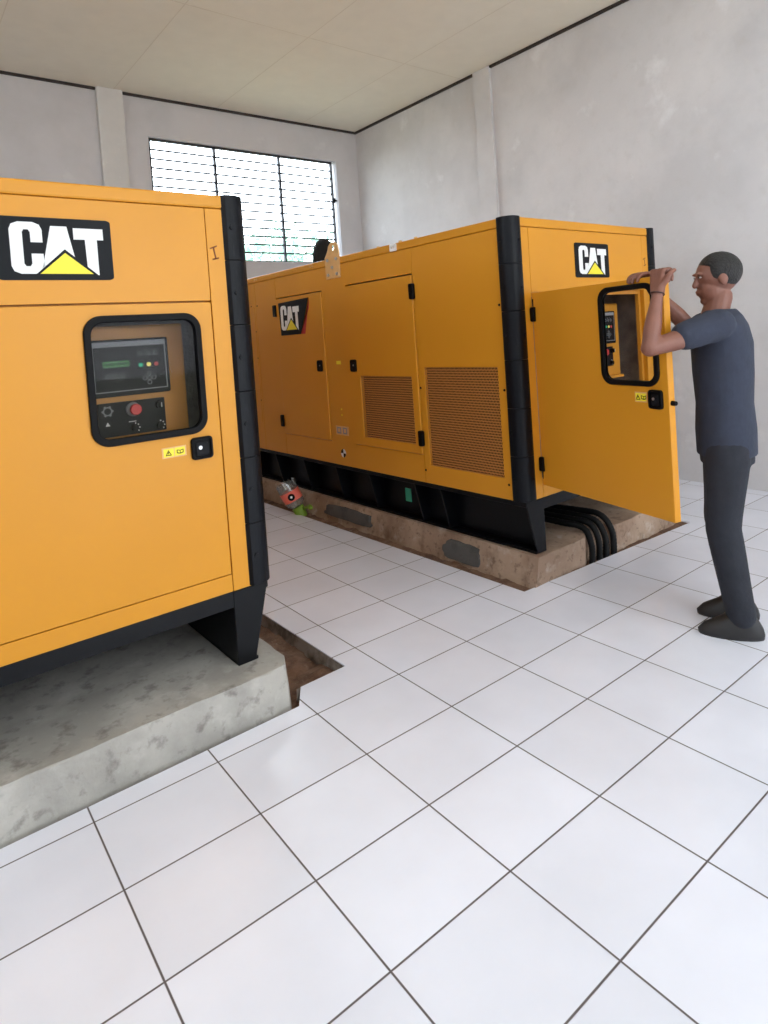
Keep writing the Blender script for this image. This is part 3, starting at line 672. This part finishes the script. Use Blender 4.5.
# ------------------------------------------------------------------ outside: ground and trees
struct('ground', B((-40, 40, -40, 60, -.30, -.20)), mat('outside_ground', srgb(120, 118, 100), .95, var=.2, vscale=.5))
M['leaf'] = mat('tree_leaves', srgb(170, 205, 190), .6, var=.2, vscale=2)
M['bark'] = mat('tree_bark', srgb(80, 66, 54), .9, var=.3, vscale=8)
def tree(x, y, h, cr, label, seed):
    rnd = random.Random(seed); R = thing('tree', label, 'tree', (x, y, -.2), 'trees outside the louvred window')
    bm = bmesh.new(); tube(bm, smooth_path([(0, 0, 0), (.1, .05, h*.35), (-.05, .1, h*.75)], 5), [.22-.012*i for i in range(11)], 10)
    for k in range(6):
        a = k*1.05; z = h*(.45+.05*k); tube(bm, [(0.03, .05, z), (math.cos(a)*cr*.5, math.sin(a)*cr*.5, z+h*.15)], [.07, .02], 7)
    obj('trunk', bm, M['bark'], R, smooth=True)
    bm = bmesh.new()
    for k in range(3200):
        a = rnd.uniform(0, 2*PI); u = rnd.uniform(-1, 1); rr = cr*(rnd.uniform(.35, 1)**.5)
        lump = 1+.22*math.sin(3*a+seed)+.15*math.sin(5*u+2*a)
        p = Vector((math.cos(a)*math.sqrt(1-u*u)*rr*lump, math.sin(a)*math.sqrt(1-u*u)*rr*lump, h*.72+u*rr*.8*lump))
        q = Matrix.Rotation(rnd.uniform(0, 2*PI), 3, Vector((rnd.uniform(-1, 1), rnd.uniform(-1, 1), rnd.uniform(-1, 1))).normalized()); s = rnd.uniform(.07, .15)
        bm.faces.new([bm.verts.new(p+q @ Vector(v)) for v in ((-s, 0, 0), (0, -s*.45, 0), (s, 0, 0), (0, s*.45, 0))])
    obj('crown', bm, M['leaf'], R)
tree(7.4, 15.5, 5.2, 1.9, 'taller leafy tree outside the louvred window, towards the room corner', 3)
tree(3.6, 19.0, 5.0, 1.6, 'shorter leafy tree outside the middle of the louvred window', 8)

# ------------------------------------------------------------------ cables
spec = [((.50, .50, .22), (.53, .18, .215), (.570, .03, .195), (.568, -.026, .10), (.560, -.030, -.02)),
        ((.58, .50, .22), (.61, .18, .22), (.642, .03, .205), (.642, -.028, .11), (.632, -.034, -.02)),
        ((.66, .50, .22), (.69, .18, .225), (.705, .03, .21), (.712, -.030, .11), (.700, -.038, -.02)),
        ((.75, .50, .22), (.775, .19, .235), (.785, .04, .225), (.792, -.030, .13), (.785, -.040, -.02))]
labs = ['outermost black conduit of the bundle over the plinth edge, on the corner leg side', 'black conduit just inside the outermost one on the corner leg side', 'black conduit next to the last one on the open door side', 'outermost black conduit of the bundle, on the open door side']
for pts, lb in zip(spec, labs):
    path = smooth_path(pts, 14); bm = bmesh.new(); tube(bm, path, [.019+(.0016 if i % 2 else 0) for i in range(len(path))], 12)
    tag(obj('power_cable', bm, M['cable'], smooth=True), lb, 'cable', 'black conduits running under the open generator')

# ------------------------------------------------------------------ cut bottle in the trench
bt = thing('plastic_bottle', 'cut clear plastic bottle with red label and green cap stuck upside down by the plinth', 'bottle', (-.062, 2.43, .0))
rx = Matrix.Rotation(math.radians(24), 4, Vector((-.618, -.786, 0)))
def lathe(prof, n=28, wob=0., zig=0.):
    bm = bmesh.new(); rings = []
    for i, (r, z) in enumerate(prof):
        ring = []
        for k in range(n):
            a = 2*PI*k/n; zz = z + (zig*(1 if k % 2 else -1)*(.5+.5*math.sin(3*a)) if i == len(prof)-1 else 0)
            q = 1+wob*math.sin(3*a+z*30)
            ring.append(bm.verts.new(rx @ Vector((r*q*math.cos(a), r*q*math.sin(a), zz))))
        rings.append(ring)
    for a, b in zip(rings, rings[1:]):
        for k in range(n): bm.faces.new((a[k], a[(k+1) % n], b[(k+1) % n], b[k]))
    return bm
M['bgreen'] = mat('green_plastic', srgb(120, 150, 40), .5)
obj('bottle_body', lathe([(.030, .06), (.050, .075), (.078, .10), (.082, .14), (.084, .20), (.086, .26), (.090, .30)], 28, .03, .014), M['bottleplastic'], bt, smooth=True)
obj('bottle_label', lathe([(.0835, .135), (.0855, .17), (.0865, .225)], 28, .03), mat('red_label', srgb(236, 112, 92), .5), bt, smooth=True)
bm = bmesh.new(); v = rx @ Vector((-.0885*math.cos(1.05), -.0885*math.sin(1.05), .178)); ax = rx.to_3x3() @ Vector((-math.cos(1.05), -math.sin(1.05), 0))
cyl(bm, v-ax*.004, ax, .030, .030, .006, 20); obj('label_emblem', bm, M['rubber'], bt)
bm = bmesh.new(); cyl(bm, v+ax*.002, ax, .010, .010, .001, 16); obj('emblem_centre', bm, M['white'], bt)
obj('bottle_neck', lathe([(.046, -.03), (.050, .02), (.052, .062), (.032, .068)], 24), M['bgreen'], bt, smooth=True)
bm = bmesh.new(); tube(bm, smooth_path([(.01, -.05, .055), (.02, -.11, .075), (.0, -.165, .080)], 5), [.014]*6+[.020]*5, 8); obj('green_strip', bm, M['bgreen'], bt, smooth=True)

# ------------------------------------------------------------------ person
SK = mat('skin', (.205, .080, .052, 1), .5, var=.08, vscale=14, bump=.05, bscale=90)
SHIRT = mat('shirt_cloth', srgb(46, 51, 66), .9, var=.1, vscale=20, bump=.3, bscale=60)
PANTS = mat('trouser_cloth', srgb(34, 36, 44), .9, var=.15, vscale=15, bump=.3, bscale=60)
HAIR = mat('hair', srgb(18, 15, 14), .55, bump=.8, bscale=120)
SHOE = mat('shoe_leather', srgb(34, 32, 32), .5)
def capsule(bm, pts, rads, n=14, ell=None, sub=6):
    """closed tapered limb with rounded ends"""
    path = smooth_path(pts, sub); m = len(path)
    rs = []
    for i in range(m):
        t = i/(m-1)*(len(rads)-1); k = min(int(t), len(rads)-2); f = t-k; f = f*f*(3-2*f); rs.append(rads[k]*(1-f)+rads[k+1]*f)
    d0 = (path[0]-path[1]).normalized(); d1 = (path[-1]-path[-2]).normalized()
    pre = [(path[0]+d0*rs[0]*math.sin(a), rs[0]*math.cos(a)) for a in (1.35, 1.0, .5)]
    post = [(path[-1]+d1*rs[-1]*math.sin(a), rs[-1]*math.cos(a)) for a in (.5, 1.0, 1.35)]
    P = [p for p, _ in pre]+path+[p for p, _ in post]; Rr = [r for _, r in pre]+rs+[r for _, r in post]
    tube(bm, P, Rr, n, ell=ell)
def loft(bm, secs, Lf, F, n=28):
    """secs: (centre, half width along Lf, half depth along F)"""
    rings = []
    for c, a, b in secs:
        c = Vector(c); rings.append([bm.verts.new(c+Lf*a*math.cos(2*PI*k/n)+F*b*math.sin(2*PI*k/n)) for k in range(n)])
    for r0, r1 in zip(rings, rings[1:]):
        for k in range(n): bm.faces.new((r0[k], r0[(k+1) % n], r1[(k+1) % n], r1[k]))
    bm.faces.new(rings[0][::-1]); bm.faces.new(rings[-1])
def remeshed(name, bm, m, parent, voxel, it=4):
    o = obj(name, bm, m, parent, smooth=True)
    r = o.modifiers.new('remesh', 'REMESH'); r.mode = 'VOXEL'; r.voxel_size = voxel; r.use_smooth_shade = True
    s_ = o.modifiers.new('smooth', 'SMOOTH'); s_.factor = .5; s_.iterations = it
    return o
F = Vector((-.45, .89, 0)).normalized(); Lf = Vector((-F.y, F.x, 0)); UP = Vector((0, 0, 1))
LS = Vector((.095, -1.055, 1.435)); RS = LS-Lf*.36; mid = (LS+RS)/2
person = thing('person', 'person in a dark grey t-shirt holding the open generator door with both hands', 'person', (mid.x, mid.y, 0))
PO = Vector((mid.x, mid.y, 0))
def pl(v): return Vector(v)-PO
elL, wrL = Vector((-.200, -.907, 1.358)), Vector((-.118, -.912, 1.600))
elR, wrR = Vector((.180, -.900, 1.425)), Vector((.070, -.800, 1.605))
hip = Vector((mid.x, mid.y, .93))-F*.03
bm = bmesh.new()
# torso under clothing, neck
loft(bm, [(pl(hip-UP*.06), .14, .09), (pl(hip), .150, .105), (pl(hip+UP*.12), .135, .095), (pl(hip+UP*.26), .145, .105), (pl(hip+UP*.40), .160, .11), (pl(hip+UP*.49), .165, .095), (pl(hip+UP*.54), .12, .07), (pl(hip+UP*.565), .06, .055)], Lf, F)
hc = pl(mid)+Vector((.786, -.618, 0))*.035+F*.01; hc.z = 1.65
capsule(bm, [pl(mid)+UP*.02, hc-UP*.085-F*.012], [.060, .055], 16)
# head (ellipsoid with jaw), nose, ears, lips
hd = (F*.93+Lf*.30-UP*.05).normalized(); hs = hd.cross(UP).normalized()*-1; hu = hd.cross(hs)*1
if hu.z < 0: hu = -hu
def ellip(bm, c, ax, rr, n=20, m=14):
    rings = []
    for j in range(1, m):
        t = PI*j/m; rings.append([bm.verts.new(c+ax[0]*rr[0]*math.sin(t)*math.cos(2*PI*k/n)+ax[1]*rr[1]*math.sin(t)*math.sin(2*PI*k/n)+ax[2]*rr[2]*math.cos(t)) for k in range(n)])
    for r0, r1 in zip(rings, rings[1:]):
        for k in range(n): bm.faces.new((r0[k], r0[(k+1) % n], r1[(k+1) % n], r1[k]))
    bm.faces.new(rings[0][::-1]); bm.faces.new(rings[-1])
AX = (hs, hd, hu)
ellip(bm, hc+hu*.020-hd*.008, AX, (.076, .094, .092)); ellip(bm, hc-hu*.045+hd*.022, AX, (.056, .066, .072))
ellip(bm, hc-hu*.098+hd*.060, AX, (.022, .020, .017))
capsule(bm, [hc+hd*.086+hu*.012, hc+hd*.098-hu*.022], [.008, .013], 8)
ellip(bm, hc+hd*.086-hu*.052, AX, (.024, .010, .007)); ellip(bm, hc+hd*.084-hu*.064, AX, (.020, .010, .007))
for s_ in (-1, 1):
    ellip(bm, hc+hs*s_*.077-hu*.004-hd*.004, AX, (.009, .020, .032)); ellip(bm, hc+hs*s_*.030+hd*.082+hu*.030, AX, (.018, .012, .007))
# arms
for S, E, Wp in ((pl(LS), pl(elL), pl(wrL)), (pl(RS), pl(elR), pl(wrR))):
    capsule(bm, [S, S*.5+E*.5-UP*.006, E], [.055, .045, .038], 16)
    capsule(bm, [E, E*.65+Wp*.35+UP*0, Wp], [.038, .039, .025], 16, ell=(1, .92))
# legs
for s_ in (-1, 1):
    H_ = hip+Lf*s_*.085-UP*.05; K_ = Vector((H_.x, H_.y, .50))+F*.035+Lf*s_*.01; A_ = Vector((H_.x, H_.y, .09))-F*.02+Lf*s_*.02
    capsule(bm, [pl(H_), pl(K_)], [.082, .056], 16); capsule(bm, [pl(K_), pl(K_*.65+A_*.35-F*.012), pl(A_)], [.054, .052, .036], 16)
    capsule(bm, [pl(A_-UP*.050-F*.02), pl(A_-UP*.066+F*.10)], [.028, .014], 12)
# hands ----------------------------------------------------------------
def hand(bm, wr_, palm_dir, across, back, spread, flen, curl_dir, thumb_side, curl, plen=.10):
    down = Vector((0, 0, -1))
    """palm from the wrist along palm_dir; fingers leave the knuckle line and bend towards curl_dir"""
    palm_dir, across, curl_dir = palm_dir.normalized(), across.normalized(), curl_dir.normalized()
    k0 = wr_+palm_dir*plen
    for t in (-.030, -.012, .008, .027):
        capsule(bm, [wr_+across*t*.45, k0+across*t], [.021, .0135], 10)
    tips = []
    for i, t in enumerate((-.032, -.011, .010, .031)):
        ln = flen[i]; a = k0+across*t
        d1 = (palm_dir*(1-curl[0])+curl_dir*curl[0]+across*spread*t*8).normalized(); d2 = (curl_dir*(1-curl[1])+down*curl[1]).normalized(); d3 = (curl_dir*(1-curl[2])+down*curl[2]).normalized()
        p1 = a+d1*ln*.45; p2 = p1+d2*ln*.32; p3 = p2+d3*ln*.23
        capsule(bm, [a, p1, p2, p3], [.0115, .0100, .0092, .0080], 9, sub=4); tips.append(p3)
    th0 = wr_+palm_dir*.028+across*thumb_side*.020
    th1 = th0+palm_dir*.030+across*thumb_side*.030; th2 = th1+palm_dir*.028+across*thumb_side*.010+curl_dir*.010; th3 = th2+palm_dir*.012+curl_dir*.022
    capsule(bm, [th0, th1, th2, th3], [.0165, .0130, .0115, .0095], 9, sub=4)
dv = Vector((-.24253563, -.9701425, 0)); dn = Vector((.9701425, -.24253563, 0))    # along the door to its free edge; outer -> inner
# left hand: rises up the outer face, fingers hook over the top edge
hand(bm, pl(wrL), Vector((.036, .012, .098)), dv, None, .2, (.080, .092, .095, .086), dn, 1, (.90, .80, 1.0))
# right hand: comes up the inner side, fingers hook outwards over the top
hand(bm, pl(wrR), Vector((-.050, .012, .095)), dv, None, .15, (.084, .098, .10, .090), -dn*.9-dv*.35, 1, (.95, .35, .70))
body = remeshed('body', bm, SK, person, .0045, 3)
# clothing
bm = bmesh.new(); hb = hip-UP*.10
loft(bm, [(pl(hb), .175, .128), (pl(hip+UP*.02), .176, .130), (pl(hip+UP*.14), .162, .122), (pl(hip+UP*.28), .170, .130), (pl(hip+UP*.42), .188, .132), (pl(hip+UP*.50), .190, .115), (pl(hip+UP*.545), .14, .092), (pl(hip+UP*.575), .074, .068)], Lf, F)
for S, E in ((pl(LS), pl(elL)), (pl(RS), pl(elR))):
    d = (E-S); capsule(bm, [S-d*.05, S+d*.25, S+d*.46], [.072, .068, .064], 18)
remeshed('t_shirt', bm, SHIRT, person, .007, 4)
bm = bmesh.new(); loft(bm, [(pl(hip-UP*.14), .155, .115), (pl(hip-UP*.02), .158, .118), (pl(hip+UP*.04), .150, .110)], Lf, F)
for s_ in (-1, 1):
    H_ = hip+Lf*s_*.085-UP*.06; K_ = Vector((H_.x, H_.y, .50))+F*.035+Lf*s_*.01; A_ = Vector((H_.x, H_.y, .10))-F*.02+Lf*s_*.02
    capsule(bm, [pl(H_), pl(K_)], [.098, .076], 18); capsule(bm, [pl(K_), pl(A_)], [.076, .064], 18)
remeshed('trousers', bm, PANTS, person, .008, 4)
for s_ in (-1, 1):
    H_ = hip+Lf*s_*.105; A_ = Vector((H_.x, H_.y, .05))-F*.02
    bm = bmesh.new(); loft(bm, [(pl((A_.x, A_.y, .0))+F*.045, .050, .135), (pl((A_.x, A_.y, .022))+F*.045, .052, .138), (pl((A_.x, A_.y, .050))+F*.035, .047, .122), (pl((A_.x, A_.y, .085))+F*.01, .044, .080), (pl((A_.x, A_.y, .11)), .044, .052)], Lf, F, 20)
    obj('shoe', bm, SHOE, person, smooth=True)
bm = bmesh.new()
ellip(bm, hc+hu*.034-hd*.020, AX, (.086, .098, .092), 26, 18)
# keep the face clear: cut away what lies in front and below
for v in list(bm.verts):
    r = v.co-hc
    if r.dot(hd) > .045 and r.dot(hu) < .062: v.co -= hd*(r.dot(hd)-.040)
    if r.dot(hu) < -.045: v.co += hu*(-.045-r.dot(hu))
remeshed('hair', bm, HAIR, person, .006, 3)
for s_ in (-1, 1):
    bm = bmesh.new(); ellip(bm, hc+hs*s_*.030+hd*.081+hu*.014, AX, (.010, .006, .0045), 12, 8); ey_ = obj('eye', bm, mat('eye_white', (.45, .42, .40, 1), .4), person, smooth=True)
    bm = bmesh.new(); ellip(bm, hc+hs*s_*.030+hd*.0855+hu*.014, AX, (.0048, .003, .0042), 10, 6); obj('iris', bm, M['rubber'], ey_, smooth=True)
bm = bmesh.new(); ax_ = (pl(wrL)-pl(elL)).normalized(); u_ = ax_.cross(Vector((1, 0, 0))).normalized(); w_ = ax_.cross(u_)
c_ = pl(wrL)-ax_*.008
tube(bm, [c_+u_*.0285*math.cos(2*PI*k/28)+w_*.0285*math.sin(2*PI*k/28) for k in range(28)], .0030, 8, closed=True)
obj('wristband', bm, mat('dark_band', srgb(52, 22, 22), .5), person, smooth=True)

# ------------------------------------------------------------------ light
w = bpy.data.worlds.new('sky'); bpy.context.scene.world = w; w.use_nodes = True
nt = w.node_tree; bg = nt.nodes['Background']
tc = nt.nodes.new('ShaderNodeTexCoord'); sx = nt.nodes.new('ShaderNodeSeparateXYZ'); cr = nt.nodes.new('ShaderNodeValToRGB')
nt.links.new(tc.outputs['Generated'], sx.inputs[0]); nt.links.new(sx.outputs[2], cr.inputs[0]); nt.links.new(cr.outputs[0], bg.inputs['Color'])
cr.color_ramp.elements[0].color = (.86, .93, 1, 1); cr.color_ramp.elements[1].color = (.74, .87, 1, 1)
mr = nt.nodes.new('ShaderNodeMapRange'); mr.inputs[1].default_value = 0; mr.inputs[2].default_value = 1; mr.inputs[3].default_value = 5.2; mr.inputs[4].default_value = 11.0
nt.links.new(sx.outputs[1], mr.inputs[0]); nt.links.new(mr.outputs[0], bg.inputs['Strength'])
def portal(name, loc, rot, sx_, sy_):
    l = bpy.data.lights.new(name, 'AREA'); l.shape = 'RECTANGLE'; l.size = sx_; l.size_y = sy_; l.cycles.is_portal = True
    o = bpy.data.objects.new(name, l); C.objects.link(o); o.location = loc; o.rotation_euler = rot
portal('entrance_portal', (.1, YF-.1, 2.0), (PI/2, 0, 0), 4.4, 4.0)
portal('window_portal', ((wx0+wx1)/2, YB+.14, (wz0+wz1)/2), (-PI/2, 0, 0), 2.6, 1.4)
portal('side_portal', (XL-.1, -3.6, 3.22), (0, -PI/2, 0), 1.45, 3.2)
portal('side_portal', (XL-.1, .85, 3.22), (0, -PI/2, 0), 1.45, 3.5)

sun = bpy.data.lights.new('sun', 'SUN'); sun.energy = 14; sun.angle = .02; so = bpy.data.objects.new('sun', sun); C.objects.link(so)
so.rotation_euler = (math.radians(28), 0, math.radians(-6))
# two unseen fill lamps added over the aisle to brighten the floor
LB = mat('lamp_housing', srgb(225, 225, 225), .5)
for i, (x, y) in enumerate(((-.9, -2.6), (-2.9, -5.0))):
    R_ = thing('ceiling_lamp', ['white batten lamp on the ceiling over the aisle, nearer the machines', 'white batten lamp on the ceiling, nearer the entrance'][i], 'lamp', (x, y, HC), 'batten lamps on the ceiling')
    obj('lamp_housing', B((-.11, .11, -.75, .75, -.06, -.001)), LB, R_, bevel=.006)
    l = bpy.data.lights.new('lamp_tube', 'AREA'); l.shape = 'RECTANGLE'; l.size = .16; l.size_y = 1.4; l.energy = 26; l.color = (.93, .97, 1)
    lo = bpy.data.objects.new('lamp_tube', l); C.objects.link(lo); lo.location = (x, y, HC-.066)

# ------------------------------------------------------------------ camera
cam = bpy.data.cameras.new('camera'); co = bpy.data.objects.new('camera', cam); C.objects.link(co)
yaw, pitch, roll, f, px, py = .6669, -.0352, -.0685, 640.33, 383.03, 356.40
fw = Vector((math.sin(yaw)*math.cos(pitch), math.cos(yaw)*math.cos(pitch), math.sin(pitch)))
r = Vector((math.cos(yaw), -math.sin(yaw), 0)); u = r.cross(fw)
r2 = r*math.cos(roll)+u*math.sin(roll); u2 = -r*math.sin(roll)+u*math.cos(roll)
mw = Matrix((r2, u2, -fw)).transposed().to_4x4(); mw.translation = (-2.8266, -2.3724, 1.4997)
co.matrix_world = mw
cam.sensor_fit = 'HORIZONTAL'; cam.sensor_width = 36; cam.lens = f/768*36
cam.shift_x = (384-px)/768; cam.shift_y = (py-512)/768
cam.clip_start = .05
sc = bpy.context.scene; sc.camera = co
sc.view_settings.view_transform = 'Standard'; sc.view_settings.look = 'None'; sc.view_settings.gamma = 1; sc.view_settings.use_curve_mapping = False
sc.view_settings.exposure = 0.0
sc.cycles.use_denoising = True
sc.cycles.max_bounces = 10; sc.cycles.diffuse_bounces = 6; sc.cycles.transparent_max_bounces = 16
sc.cycles.sample_clamp_indirect = 6
